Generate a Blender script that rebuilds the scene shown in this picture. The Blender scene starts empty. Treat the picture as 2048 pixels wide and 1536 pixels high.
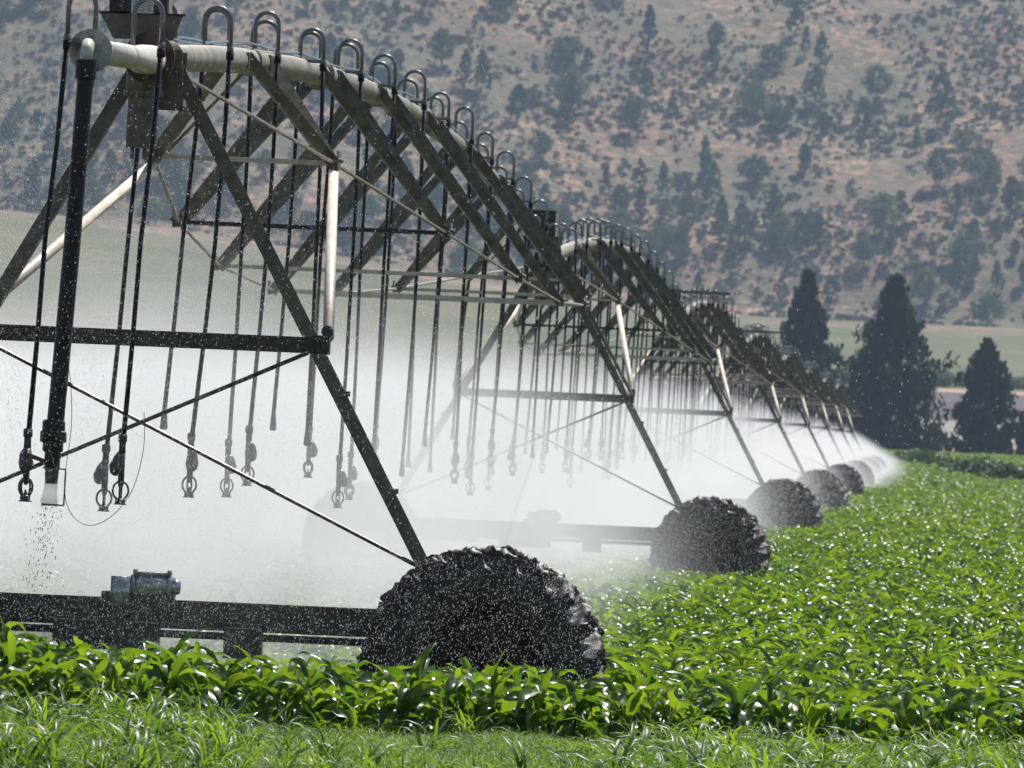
import bpy, math, random
import numpy as np
from mathutils import Matrix, Vector, noise
random.seed(7); RNG = np.random.default_rng(11)
S = bpy.context.scene
COL = S.collection

# ------------------------------------------------------------------ layout
F = 16060.0                      # focal length in px of a 2048 px wide frame
XV, YV, ROLL = 1850.0, 900.0, 0.043   # where lines parallel to the pipe converge, camera roll
H = 1.96                         # camera height
X0, Y0, L = -4.57, 46.7, 49.0    # pipe line, nearest tower, span length
NT = 8                           # towers; the pivot point stands one span further

def smooth(a, b, t):
    t = min(1.0, max(0.0, (t - a) / (b - a))); return t * t * (3 - 2 * t)

def ground(x, y):
    z = 0.001 * max(0, min(y, 400) - 100)
    z += 0.0045 * max(0, min(y, 640) - 400)
    z += 0.030 * max(0, min(y, 1380) - 640)
    z += 13 * smooth(20, 170, -x) * smooth(650, 1380, y)
    if y > 1380:
        d = y - 1380
        z += d * .40 * smooth(0, 25, d)
        z += 5 * noise.noise((x * .011, y * .013, 1.0)) * smooth(0, 60, d) + 1.3 * noise.noise((x * .06, y * .05, 4.0)) * smooth(0, 30, d)
    z += 0.32 * (1 - smooth(43.4, 45.2, y + .25 * math.sin(x * 1.3)))
    if y < 43: z += .05 * noise.noise((x * 1.2, y * 1.2, 0))
    return z

def edge_y(x): return max(330, min(635, 373 + (3.9 - x) * 33.8))
def shown(x, y, m=1.0):          # is the ground here near what the photo frames
    return -0.125 * y - m < x < 0.022 * y + m

# ------------------------------------------------------------------ materials
def mat(name, base=(.5, .5, .5), rough=.7, metal=0.0, spec=.5):
    m = bpy.data.materials.new(name); m.use_nodes = True
    b = m.node_tree.nodes['Principled BSDF']
    b.inputs['Base Color'].default_value = (*base, 1)
    b.inputs['Roughness'].default_value = rough
    b.inputs['Metallic'].default_value = metal
    b.inputs['Specular IOR Level'].default_value = spec
    return m
def nd(m, t, **kw):
    n = m.node_tree.nodes.new(t)
    for k, v in kw.items(): setattr(n, k, v)
    return n
def lk(m, a, b): m.node_tree.links.new(a, b)
def mottle(m, c1, c2, scale, detail=6, lo=.35, hi=.65, coord='Object', rough=None, bump=0, stretch=None, c3=None):
    """two-colour procedural noise on the base colour, optional bump"""
    nt = m.node_tree; b = nt.nodes['Principled BSDF']
    tc = nd(m, 'ShaderNodeTexCoord'); src = tc.outputs[coord]
    if stretch:
        mp = nd(m, 'ShaderNodeMapping'); mp.inputs['Scale'].default_value = stretch
        lk(m, src, mp.inputs[0]); src = mp.outputs[0]
    n = nd(m, 'ShaderNodeTexNoise'); n.inputs['Scale'].default_value = scale; n.inputs['Detail'].default_value = detail
    lk(m, src, n.inputs['Vector'])
    r = nd(m, 'ShaderNodeValToRGB')
    r.color_ramp.elements[0].position = lo; r.color_ramp.elements[0].color = (*c1, 1)
    r.color_ramp.elements[1].position = hi; r.color_ramp.elements[1].color = (*c2, 1)
    if c3:
        e = r.color_ramp.elements.new((lo + hi) / 2); e.color = (*c3, 1)
    lk(m, n.outputs[0], r.inputs[0]); lk(m, r.outputs[0], b.inputs['Base Color'])
    if rough:
        mr = nd(m, 'ShaderNodeMapRange'); mr.inputs['To Min'].default_value = rough[0]; mr.inputs['To Max'].default_value = rough[1]
        lk(m, n.outputs[0], mr.inputs[0]); lk(m, mr.outputs[0], b.inputs['Roughness'])
    if bump:
        bp = nd(m, 'ShaderNodeBump'); bp.inputs['Strength'].default_value = bump; bp.inputs['Distance'].default_value = .01
        lk(m, n.outputs[0], bp.inputs['Height']); lk(m, bp.outputs[0], b.inputs['Normal'])
    return m

M = {}
M['galv'] = mottle(mat('galvanised_steel', rough=.5, metal=.1), (.095, .088, .066), (.19, .175, .13), 9, rough=(.4, .7), bump=.1)
M['pipe'] = mottle(mat('galvanised_pipe', rough=.5, metal=.2), (.17, .15, .115), (.40, .365, .30), 3.5, lo=.32, hi=.68, rough=(.4, .65), bump=.15, stretch=(1, 3, 1))
M['cream'] = mottle(mat('cream_tube', rough=.45), (.50, .40, .30), (.72, .62, .49), 6, lo=.25, hi=.6, bump=.05)
M['stub'] = mottle(mat('bare_pale_pipe', rough=.35), (.60, .58, .48), (.74, .72, .62), 5)
M['flange'] = mottle(mat('flange_face', rough=.6), (.13, .09, .06), (.50, .50, .46), 10, lo=.40, hi=.52, bump=.3)
M['rust'] = mottle(mat('rusty_steel', rough=.8), (.035, .02, .013), (.13, .07, .045), 12, bump=.3)
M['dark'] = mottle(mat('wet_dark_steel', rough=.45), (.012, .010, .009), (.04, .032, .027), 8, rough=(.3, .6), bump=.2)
M['rubber'] = mat('black_hose', (.007, .008, .010), .42, spec=.35)
M['neck'] = mat('grey_gooseneck', (.20, .215, .22), .3, .5)
M['tyre'] = mottle(mat('muddy_tyre', rough=.5), (.008, .007, .007), (.035, .025, .020), 9, rough=(.32, .75), bump=1.0)
M['box'] = mat('control_box_dark', (.035, .033, .03), .6)
M['boxside'] = mottle(mat('control_box_tan', rough=.6), (.25, .22, .17), (.34, .30, .23), 8)
M['paper'] = mat('label_white', (.62, .62, .60), .7)
M['ink'] = mat('label_ink', (.05, .05, .06), .7)
M['blue'] = mottle(mat('wet_motor_casing', rough=.3, metal=.6), (.28, .29, .31), (.52, .53, .54), 10)
M['grey'] = mat('sprinkler_plastic', (.06, .065, .07), .4)
M['cable'] = mat('cable_blue_grey', (.16, .22, .28), .4)

def leafmat(name, c1, c2, trans, rough, scale=3.0, spec=.6, tw=.45, rnd=True, bias=0.0, coord='Object'):
    m = bpy.data.materials.new(name); m.use_nodes = True
    nt = m.node_tree; b = nt.nodes['Principled BSDF']; out = nt.nodes['Material Output']
    tc = nd(m, 'ShaderNodeTexCoord')
    n = nd(m, 'ShaderNodeTexNoise'); n.inputs['Scale'].default_value = scale; n.inputs['Detail'].default_value = 3
    lk(m, tc.outputs[coord], n.inputs['Vector'])
    oi = nd(m, 'ShaderNodeObjectInfo')
    ad = nd(m, 'ShaderNodeMath', operation='MULTIPLY_ADD'); ad.inputs[1].default_value = .5 if rnd else 0.0
    lk(m, oi.outputs['Random'], ad.inputs[0]); lk(m, n.outputs[0], ad.inputs[2])
    sb = nd(m, 'ShaderNodeMath', operation='SUBTRACT'); sb.inputs[1].default_value = (.25 if rnd else 0) - bias
    lk(m, ad.outputs[0], sb.inputs[0])
    r = nd(m, 'ShaderNodeValToRGB')
    r.color_ramp.elements[0].position = .3; r.color_ramp.elements[0].color = (*c1, 1)
    r.color_ramp.elements[1].position = .7; r.color_ramp.elements[1].color = (*c2, 1)
    lk(m, sb.outputs[0], r.inputs[0]); lk(m, r.outputs[0], b.inputs['Base Color'])
    b.inputs['Roughness'].default_value = rough; b.inputs['Specular IOR Level'].default_value = spec
    t = nd(m, 'ShaderNodeBsdfTranslucent'); mx = nd(m, 'ShaderNodeMixRGB', blend_type='MULTIPLY'); mx.inputs[0].default_value = 1
    mx.inputs[2].default_value = (*trans, 1); lk(m, r.outputs[0], mx.inputs[1]); lk(m, mx.outputs[0], t.inputs[0])
    sh = nd(m, 'ShaderNodeMixShader'); sh.inputs[0].default_value = tw
    lk(m, b.outputs[0], sh.inputs[1]); lk(m, t.outputs[0], sh.inputs[2]); lk(m, sh.outputs[0], out.inputs['Surface'])
    return m
M['corn'] = leafmat('corn_leaf', (.040, .094, .012), (.115, .19, .022), (2.9, 2.5, .85), .31, 9.0, spec=.7)
M['grass'] = leafmat('grass_blade', (.048, .105, .015), (.15, .24, .034), (2.4, 2.2, 1.0), .42, 1.2, spec=.4)
M['pine'] = leafmat('hill_tree_foliage', (.034, .060, .030), (.105, .135, .052), (1.4, 1.4, .8), .7, .45, tw=.25, spec=.2)
M['scrub'] = leafmat('scrub_foliage', (.05, .062, .035), (.13, .115, .07), (1.2, 1.2, .8), .8, .6, tw=.2, spec=.2)
M['cypress'] = leafmat('dark_conifer_foliage', (.007, .018, .006), (.030, .052, .014), (1.4, 1.5, .7), .8, .5, tw=.2, spec=.1, rnd=False)
M['bush'] = leafmat('bush_foliage', (.03, .055, .02), (.075, .12, .035), (1.6, 1.6, .8), .6, .7, tw=.3)
M['bark'] = mottle(mat('bark', rough=.9), (.06, .045, .035), (.14, .11, .09), 4)

# water drops: bright translucent beads
m = bpy.data.materials.new('water_drop'); m.use_nodes = True
nt = m.node_tree; nt.nodes.remove(nt.nodes['Principled BSDF'])
d1 = nd(m, 'ShaderNodeBsdfTranslucent'); d1.inputs[0].default_value = (1, 1, 1, 1)
d2 = nd(m, 'ShaderNodeBsdfDiffuse'); d2.inputs[0].default_value = (1, 1, 1, 1)
sh = nd(m, 'ShaderNodeMixShader'); sh.inputs[0].default_value = .25
lk(m, d1.outputs[0], sh.inputs[1]); lk(m, d2.outputs[0], sh.inputs[2]); lk(m, sh.outputs[0], nt.nodes['Material Output'].inputs['Surface'])
M['drop'] = m

# ------------------------------------------------------------------ mesh helpers
class MB:
    def __init__(s): s.v, s.f, s.m = [], [], []; s.n = 0
    def add(s, V, Fc, mi=0):
        V = np.asarray(V, float).reshape(-1, 3); s.v.append(V)
        for f in Fc: s.f.append([i + s.n for i in f]); s.m.append(mi)
        s.n += len(V)
    def box(s, c, size, R=None, mi=0):
        hx, hy, hz = [q / 2 for q in size]
        V = np.array([[x, y, z] for x in (-hx, hx) for y in (-hy, hy) for z in (-hz, hz)])
        if R is not None: V = V @ np.array(R).T
        V = V + np.array(c)
        s.add(V, [(0, 1, 3, 2), (4, 6, 7, 5), (0, 4, 5, 1), (2, 3, 7, 6), (0, 2, 6, 4), (1, 5, 7, 3)], mi)
    def bar(s, p, q, w, h=None, up=(0, 0, 1), mi=0, off=(0, 0)):
        p = Vector(p); q = Vector(q); h = h or w; d = (q - p); ln = d.length; d.normalize()
        u = Vector(up); a = d.cross(u)
        if a.length < 1e-3: a = d.cross(Vector((1, 0, 0)))
        a.normalize(); b = a.cross(d).normalized()
        R = np.array([[a.x, d.x, b.x], [a.y, d.y, b.y], [a.z, d.z, b.z]])
        c = (p + q) / 2 + a * off[0] + b * off[1]
        s.box(c, (w, ln, h), R, mi)
    def angle(s, p, q, w=.075, t=.009, up=(0, 0, 1), flip=1, mi=0):   # L section
        s.bar(p, q, w, t, up, mi, (0, 0)); s.bar(p, q, t, w, up, mi, (flip * (w / 2 - t / 2) * .999, -w / 2 - t / 2))
    def tube(s, path, r, n=8, mi=0, cap=True):
        P = [Vector(p) for p in path]; R = r if hasattr(r, '__len__') else [r] * len(P)
        ring0 = s.n; V = []; nrm = None
        for i, p in enumerate(P):
            t = (P[min(i + 1, len(P) - 1)] - P[max(i - 1, 0)]).normalized()
            if nrm is None:
                nrm = t.cross(Vector((0, 1, 0)))
                if nrm.length < .1: nrm = t.cross(Vector((1, 0, 0)))
            nrm = (nrm - t * nrm.dot(t)).normalized(); bn = t.cross(nrm)
            for k in range(n):
                a = 2 * math.pi * k / n; V.append(p + (nrm * math.cos(a) + bn * math.sin(a)) * R[i])
        Fc = []
        for i in range(len(P) - 1):
            for k in range(n):
                a = i * n + k; b = i * n + (k + 1) % n; Fc.append((a, b, b + n, a + n))
        if cap: Fc.append(tuple(range(n - 1, -1, -1))); Fc.append(tuple((len(P) - 1) * n + k for k in range(n)))
        s.add([tuple(v) for v in V], Fc, mi)
    def build(s, name, mats, parent=None, smooth_=False, loc=None):
        me = bpy.data.meshes.new(name)
        V = np.concatenate(s.v) if s.v else np.zeros((0, 3))
        if loc is not None: V = V - np.array(loc)
        me.from_pydata(V.tolist(), [], s.f)
        for mm in (mats if isinstance(mats, (list, tuple)) else [mats]): me.materials.append(mm)
        if any(s.m): me.polygons.foreach_set('material_index', s.m)
        if smooth_: me.polygons.foreach_set('use_smooth', [True] * len(s.f))
        o = bpy.data.objects.new(name, me); COL.objects.link(o)
        if loc is not None: o.location = loc
        if parent is not None: o.parent = parent; 
        return o
def rel(o, parent):      # parent, keeping the world place, by plain offsets (no rotation anywhere in the chain)
    o.parent = parent; o.location = Vector(o.location) - world_loc(parent)
def world_loc(o):
    v = Vector(o.location)
    while o.parent: o = o.parent; v += Vector(o.location)
    return v
def fast_mesh(name, V, quads, mats, tri=False, smooth_=False, mi=None):
    me = bpy.data.meshes.new(name); k = 3 if tri else 4
    me.vertices.add(len(V)); me.vertices.foreach_set('co', np.asarray(V, np.float32).ravel())
    nf = len(quads); me.loops.add(nf * k); me.loops.foreach_set('vertex_index', np.asarray(quads, np.int32).ravel())
    me.polygons.add(nf); me.polygons.foreach_set('loop_start', np.arange(nf, dtype=np.int32) * k)
    me.polygons.foreach_set('loop_total', np.full(nf, k, np.int32))
    if mi is not None: me.polygons.foreach_set('material_index', mi)
    if smooth_: me.polygons.foreach_set('use_smooth', np.ones(nf, bool))
    for mm in mats: me.materials.append(mm)
    me.update(); me.validate(); return me
def tag(o, label=None, cat=None, group=None, kind=None):
    if label: o['label'] = label
    if cat: o['category'] = cat
    if group: o['group'] = group
    if kind: o['kind'] = kind
    return o
def empty(name, loc):
    o = bpy.data.objects.new(name, None); COL.objects.link(o); o.location = loc; o.empty_display_size = .2; return o

# ------------------------------------------------------------------ ground, fields, hill
xs = np.unique(np.concatenate([np.arange(-60, 40, 2.0), np.arange(-440, -60, 8.0), np.arange(40, 301, 8.0), np.arange(-14, 8, .5)]))
def terrain(name, y0, y1, steps, mm, dz=0.0, xr=None, kind='structure', wig=0.0):
    X = xs if xr is None else xs[(xs >= xr[0]) & (xs <= xr[1])]
    Y = np.linspace(y0, y1, steps)
    V = [(x, y + wig * noise.noise((x * .02, y * .01, 3)), 0) for y in Y for x in X]
    V = [(x, y, ground(x, y) + dz) for x, y, _ in V]
    n = len(X); Q = [(j * n + i, j * n + i + 1, (j + 1) * n + i + 1, (j + 1) * n + i) for j in range(steps - 1) for i in range(n - 1)]
    me = fast_mesh(name, V, Q, [mm], smooth_=True)
    o = bpy.data.objects.new(name, me); COL.objects.link(o); tag(o, kind=kind); return o
M['soil'] = mottle(mat('wet_soil', rough=.85), (.05, .035, .022), (.13, .09, .06), 2.5, bump=.5)
def far_land():
    m = mat('dry_hill_and_pasture', rough=.95); b = m.node_tree.nodes['Principled BSDF']
    tc = nd(m, 'ShaderNodeTexCoord'); co_ = tc.outputs['Object']
    def noi(sc, det, src=co_, ro=.6):
        n = nd(m, 'ShaderNodeTexNoise'); n.inputs['Scale'].default_value = sc; n.inputs['Detail'].default_value = det; n.inputs['Roughness'].default_value = ro; lk(m, src, n.inputs['Vector']); return n.outputs[0]
    def ramp(src, *st):
        r = nd(m, 'ShaderNodeValToRGB'); e = r.color_ramp.elements
        e[0].position, e[0].color = st[0][0], (*st[0][1], 1); e[1].position, e[1].color = st[-1][0], (*st[-1][1], 1)
        for p, c in st[1:-1]: q = e.new(p); q.color = (*c, 1)
        lk(m, src, r.inputs[0]); return r.outputs[0]
    def mix(f, a, b_, bl='MIX'):
        n = nd(m, 'ShaderNodeMixRGB', blend_type=bl); lk(m, f, n.inputs[0]) if hasattr(f, 'node') else setattr(n.inputs[0], 'default_value', f); lk(m, a, n.inputs[1]); lk(m, b_, n.inputs[2]); return n.outputs[0]
    soil = ramp(noi(.035, 10), (.34, (.22, .105, .062)), (.5, (.32, .18, .11)), (.66, (.44, .30, .17)))
    brush = ramp(noi(.30, 8), (.35, (.05, .048, .028)), (.65, (.16, .13, .075)))
    hill = mix(ramp(noi(.028, 9, ro=.72), (.44, (0, 0, 0)), (.56, (1, 1, 1))), soil, brush)
    hill = mix(ramp(noi(.42, 8, ro=.8), (.45, (0, 0, 0)), (.51, (.9, .9, .9))), hill, ramp(noi(.9, 3), (.3, (.045, .048, .026)), (.7, (.13, .11, .058))))
    mp = nd(m, 'ShaderNodeMapping'); mp.inputs['Scale'].default_value = (.5, .12, 1); lk(m, co_, mp.inputs[0])
    plain = ramp(noi(.10, 9, mp.outputs[0]), (.32, (.075, .09, .034)), (.5, (.12, .125, .052)), (.7, (.19, .15, .08)))
    plain = mix(.55, plain, ramp(noi(.8, 8, ro=.8), (.40, (.25, .27, .22)), (.60, (1, 1, .95))), 'MULTIPLY')
    sp = nd(m, 'ShaderNodeSeparateXYZ'); lk(m, co_, sp.inputs[0])
    ad = nd(m, 'ShaderNodeMath', operation='MULTIPLY_ADD'); ad.inputs[1].default_value = 130; lk(m, noi(.02, 8), ad.inputs[0]); lk(m, sp.outputs[1], ad.inputs[2])
    mr = nd(m, 'ShaderNodeMapRange'); mr.inputs['From Min'].default_value = 1345; mr.inputs['From Max'].default_value = 1400; lk(m, ad.outputs[0], mr.inputs[0])
    lk(m, mix(mr.outputs[0], plain, hill), b.inputs['Base Color'])
    bp = nd(m, 'ShaderNodeBump'); bp.inputs['Strength'].default_value = .6; bp.inputs['Distance'].default_value = 1.2; lk(m, noi(.35, 8), bp.inputs['Height']); lk(m, bp.outputs[0], b.inputs['Normal'])
    return m
M['plain'] = M['hill'] = far_land()
M['plough'] = mottle(mat('ploughed_earth', rough=.95), (.06, .042, .046), (.09, .062, .064), .1, detail=6, stretch=(1, 3, 1))
M['stubble'] = mottle(mat('pale_stubble', rough=.95), (.20, .185, .155), (.27, .25, .215), .15, stretch=(.3, 2, 1))
M['straw'] = mottle(mat('dry_orange_grass', rough=.95), (.20, .10, .035), (.30, .19, .07), .25, stretch=(1, .5, 1))
M['track'] = mottle(mat('dirt_track', rough=.95), (.28, .19, .13), (.36, .26, .18), .2)
YS = [(20, 62, 60, 'soil', 'field_ground'), (62, 400, 60, 'soil', 'field_ground'), (400, 648, 30, 'soil', 'field_ground')]
Ygr = np.unique(np.concatenate([np.arange(-40, 38, 6), np.arange(38, 50, .35), np.arange(50, 660, 8.0), np.arange(660, 1380, 12), np.arange(1380, 1800, 5.0)]))
X = xs; n = len(X)
V = [(x, y, ground(x, y)) for y in Ygr for x in X]
Q = [(j * n + i, j * n + i + 1, (j + 1) * n + i + 1, (j + 1) * n + i) for j in range(len(Ygr) - 1) for i in range(n - 1)]
def zone(y):
    return 0 if y < 645 else (1 if y < 1350 else 2)
mi = [zone((Ygr[j] + Ygr[j + 1]) / 2) for j in range(len(Ygr) - 1) for i in range(n - 1)]
me = fast_mesh('ground', V, Q, [M['soil'], M['plain'], M['hill']], smooth_=True, mi=mi)
o = bpy.data.objects.new('ground', me); COL.objects.link(o); tag(o, kind='structure')
# strips of farmland lying on the plain
terrain('dry_grass_strip', 640, 676, 8, M['straw'], .05, wig=2)
terrain('stubble_field', 676, 752, 12, M['stubble'], .06, xr=(-60, 200))
terrain('ploughed_field', 752, 868, 16, M['plough'], .07, xr=(-30, 200))
terrain('dirt_track', 868, 884, 4, M['track'], .08, xr=(-30, 200), wig=2)

# ------------------------------------------------------------------ irrigation machine
root = empty('irrigation_machine', (X0, Y0, ground(X0, Y0)))
tag(root, 'long pivot irrigation machine with arched trussed pipe on wheeled towers spraying the corn field', 'irrigation machine')
def zg(y): return 0.001 * max(0, y - 100) * (1 if y < 400 else 1) + (0.0045 * max(0, y - 400))
ZP = 4.05
OFF = [.60, .99, 1.22, 1.28, 1.22, .99, .60]; ZJ = [3.68, 3.40, 3.21, 3.13, 3.21, 3.40, 3.68]
def pipe_pt(k, s):               # s 0..1 along span k
    y = Y0 + L * (k + s); z = ZP + .64 * 4 * s * (1 - s) + zg(Y0 + L * k) * (1 - s) + zg(Y0 + L * (k + 1)) * s
    return Vector((X0, y, z))
def P(o, loc=None):              # hang a built part (world coordinates) under the machine
    rel(o, root); return o
def part(mb, name, mats, at, parent=None, smooth_=False):
    o = mb.build(name, mats, loc=at, smooth_=smooth_); rel(o, parent or root); return o

def wheel_mesh():
    na, prof = 360, []
    W = .19
    for t in np.linspace(-1, 1, 29):         # outer tread then side walls
        prof.append((t * W, .635 - .05 * abs(t) ** 3, 1.0))
    side = [(W * 1.02, .52, .3), (W * .98, .44, 0), (W * .80, .36, 0), (W * .72, .335, 0)]
    ring = [(-a, r, l) for a, r, l in reversed(side)] + prof + side
    V = []
    for i in range(na):
        a = 2 * math.pi * i / na
        for (y, r, l) in ring:
            sgn = 1 if y > 0 else -1
            ph = (a / (2 * math.pi) * 20 + abs(y) / W * .8 + (.5 if sgn > 0 else 0)) % 1.0
            lug = 1.0 if ph < .46 else 0.0
            lug = max(0, min(1, (.40 - abs(ph - .25) * 1.7) * 13))
            nn = noise.noise((math.cos(a) * r * 6, y * 9, math.sin(a) * r * 6)); n2 = noise.noise((math.cos(a) * r * 22, y * 25, math.sin(a) * r * 22))
            rr = r + .012 + l * (.092 * lug - .022 + .030 * nn + .020 * n2 + .009 * noise.noise((math.cos(a) * r * 50, y * 50, math.sin(a) * r * 50))) + .010 * n2
            V.append((math.cos(a) * rr, y + .02 * l * nn + (.012 * n2 if l < 1 else 0), math.sin(a) * rr))
    n = len(ring); Q = [(i * n + j, i * n + j + 1, ((i + 1) % na) * n + j + 1, ((i + 1) % na) * n + j) for i in range(na) for j in range(n - 1)]
    return fast_mesh('wheel_tyre', V, Q, [M['tyre']], smooth_=True)
WM = wheel_mesh()
def rim_mesh():
    b = MB(); n = 40
    prof = [(-.14, .375), (-.15, .355), (-.13, .33), (-.05, .30), (-.04, .12), (-.09, .11), (-.10, .05), (-.10, .001)]
    for side in (1, -1):
        V = [(math.cos(2 * math.pi * i / n) * r, side * y, math.sin(2 * math.pi * i / n) * r) for i in range(n) for (y, r) in prof]
        m_ = len(prof); b.add(V, [(i * m_ + j, i * m_ + j + 1, ((i + 1) % n) * m_ + j + 1, ((i + 1) % n) * m_ + j) for i in range(n) for j in range(m_ - 1)])
    for i in range(8):
        a = i * math.pi / 4; c = (math.cos(a) * .085, -.105, math.sin(a) * .085)
        b.tube([c, (c[0], -.125, c[2])], .011, 6)
    b.tube([(0, -.1, 0), (0, .25, 0)], .045, 10)
    o = b.build('rim', mottle(mat('rim_brown', rough=.95, spec=.1), (.014, .009, .006), (.045, .027, .017), 10, bump=.3)); me = o.data; bpy.data.objects.remove(o); return me
RM = rim_mesh()

def motor_parts(y, base, beam):
    g = MB()                                                   # gearbox and motor in the middle of the beam
    x = X0 + .07; z = base + .90
    g.tube([(x - .075, y - .16, z + .075), (x + .17, y - .16, z + .075)], .062, 16)
    g.tube([(x + .17, y - .16, z + .075), (x + .215, y - .16, z + .072)], [.058, .035], 14)
    for i in range(7): g.tube([(x - .06 + i * .034, y - .16, z + .075), (x - .05 + i * .034, y - .16, z + .075)], .067, 16)
    g.box((x - .13, y - .16, z + .04), (.11, .15, .17)); g.box((x + .05, y - .16, z + .145), (.20, .06, .02))
    for dx in (-.05, .15): g.box((x + dx, y - .16, z + .155), (.022, .08, .03))
    o = part(g, 'drive_motor', M['blue'], (X0, y - .16, z), beam, True)
    h = MB(); h.box((x - .17, y - .13, base + .80), (.14, .16, .27)); h.box((x + .04, y - .13, base + .87), (.28, .14, .14))
    h.tube([(x - .16, y - .13, base + .66), (x - .16, y - .13, base + .61)], [.055, .03], 12)
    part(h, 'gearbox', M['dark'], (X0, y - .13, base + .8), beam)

TOWERS = []
for k in range(NT):
    y = Y0 + L * k; b0 = zg(y); near = k < 3
    f = MB()                                                    # beam across the two wheels
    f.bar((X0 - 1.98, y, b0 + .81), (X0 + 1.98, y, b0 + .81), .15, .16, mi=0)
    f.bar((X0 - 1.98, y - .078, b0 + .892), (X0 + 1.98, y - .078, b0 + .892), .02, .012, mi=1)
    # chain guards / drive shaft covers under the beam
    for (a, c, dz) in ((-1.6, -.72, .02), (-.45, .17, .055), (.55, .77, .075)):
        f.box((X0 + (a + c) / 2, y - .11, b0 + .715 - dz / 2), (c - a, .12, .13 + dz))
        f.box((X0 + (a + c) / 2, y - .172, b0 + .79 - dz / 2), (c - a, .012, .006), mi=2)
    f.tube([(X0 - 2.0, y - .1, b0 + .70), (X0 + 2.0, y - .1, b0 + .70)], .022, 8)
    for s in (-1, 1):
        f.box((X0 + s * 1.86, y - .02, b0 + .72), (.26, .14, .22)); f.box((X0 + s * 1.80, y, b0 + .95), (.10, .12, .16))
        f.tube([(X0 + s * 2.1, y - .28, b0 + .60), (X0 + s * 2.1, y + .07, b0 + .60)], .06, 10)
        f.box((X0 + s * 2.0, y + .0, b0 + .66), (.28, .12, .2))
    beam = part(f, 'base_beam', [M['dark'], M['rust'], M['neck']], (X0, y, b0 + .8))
    motor_parts(y, b0, beam)
    for s in (-1, 1):
        w = bpy.data.objects.new('wheel', WM); COL.objects.link(w); w.location = (X0 + s * 2.075, y - .30, b0 + .585); w.scale = (.985, 1, .985); w.rotation_euler[1] = k * 1.3 + s; rel(w, root)
        r = bpy.data.objects.new('rim', RM); COL.objects.link(r); r.parent = w
    # legs
    for s in (-1, 1):
        g = MB(); top = (X0 + s * .10, y, b0 + ZP - .02); bot = (X0 + s * 1.80, y, b0 + .95)
        g.angle(top, bot, .082, .010, up=(0, -1, 0), flip=s)
        for t in (.62, .80, .93):                                # lugs on the leg
            p = Vector(top).lerp(Vector(bot), t); g.box((p.x + s * .035, y - .03, p.z + .02), (.05, .05, .03))
        part(g, 'leg', M['galv'] if k == 0 else M['galv'], (X0 + s * .98, y, b0 + 2.41))
    # crossbar at knee height, tie rods below it
    g = MB(); g.bar((X0 - .99, y - .01, b0 + 2.41), (X0 + .99, y - .01, b0 + 2.41), .07, .086, mi=0); g.bar((X0 - .99, y - .048, b0 + 2.457), (X0 + .99, y - .048, b0 + 2.457), .015, .008, mi=1)
    for s in (-1, 1):
        g.box((X0 + s * 1.03, y + .04, b0 + 2.42), (.10, .10, .11)); g.tube([(X0 + s * 1.06, y + .02, b0 + 2.50), (X0 + s * 1.06, y + .12, b0 + 2.50)], .035, 10)
    part(g, 'crossbar', [M['dark'], M['rust']], (X0, y, b0 + 2.41))
    for s in (-1, 1):
        g = MB(); g.tube([(X0 + s * .96, y - .05 * s, b0 + 2.37), (X0 - s * 1.70, y - .05 * s, b0 + 1.13)], .0125, 6); part(g, 'tie_rod', M['dark'], (X0, y, b0 + 1.8))
    # head of the tower: pipe saddle plate, slip joint, hanging boot
    g = MB()
    g.box((X0, y - .05, b0 + ZP - .12), (.30, .012, .34)); g.box((X0, y + .25, b0 + ZP - .12), (.30, .012, .34))
    g.box((X0 - .15, y + .10, b0 + ZP - .16), (.012, .30, .22)); g.box((X0 + .15, y + .10, b0 + ZP - .16), (.012, .30, .22))
    g.tube([(X0 - .02, y - .30, b0 + ZP - .01), (X0 - .02, y - .27, b0 + ZP - .01), (X0 - .02, y - .265, b0 + ZP - .01), (X0 - .02, y + .4, b0 + ZP)], [.15, .15, .12, .115], 28, mi=1)
    part(g, 'tower_head', [M['galv'], M['rust']], (X0, y, b0 + ZP))
    g = MB(); g.tube([(X0 - .06, y - .12, b0 + 3.97), (X0 - .06, y - .12, b0 + 3.86), (X0 - .06, y - .12, b0 + 3.855), (X0 - .06, y - .12, b0 + 3.82), (X0 - .06, y - .12, b0 + 3.815), (X0 - .06, y - .12, b0 + 3.52)], [.105, .105, .118, .118, .088, .092], 24)
    for dx in (-.05, .02): g.box((X0 - .06 + dx, y - .12, b0 + 3.49), (.02, .02, .07))
    part(g, 'slip_joint', M['galv'], (X0, y - .12, b0 + 3.8), smooth_=False)
    g = MB()                                                    # control box on a bent bracket
    V_ = [(X0 - .09 + dx, y - .13 + dy, b0 + dz) for dy in (-.004, .004) for dx, dz in ((-.245, 4.30), (.245, 4.30), (.185, 4.15), (-.16, 4.15))]
    g.add(V_, [(0, 3, 2, 1), (4, 5, 6, 7), (0, 1, 5, 4), (1, 2, 6, 5), (2, 3, 7, 6), (3, 0, 4, 7)], 1)
    for dx, dz in ((-.20, 4.27), (.19, 4.26), (-.10, 4.17), (.0, 4.17)): g.tube([(X0 - .09 + dx, y - .13, b0 + dz), (X0 - .09 + dx, y - .142, b0 + dz)], .008, 8, mi=2); g.box((X0 - .09, y - .10, b0 + 4.303), (.50, .09, .008), mi=1)
    g.box((X0 - .11, y - .05, b0 + 4.46), (.34, .20, .30)); g.box((X0 + .064, y - .05, b0 + 4.46), (.010, .204, .304), mi=2)
    g.box((X0 - .11, y - .05, b0 + 4.617), (.37, .23, .012), mi=2); g.bar((X0 - .20, y - .156, b0 + 4.31), (X0 - .22, y - .156, b0 + 4.55), .008, .008, mi=1)
    bx = part(g, 'control_box', [M['box'], M['galv'], M['boxside']], (X0, y, b0 + 4.4))
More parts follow.
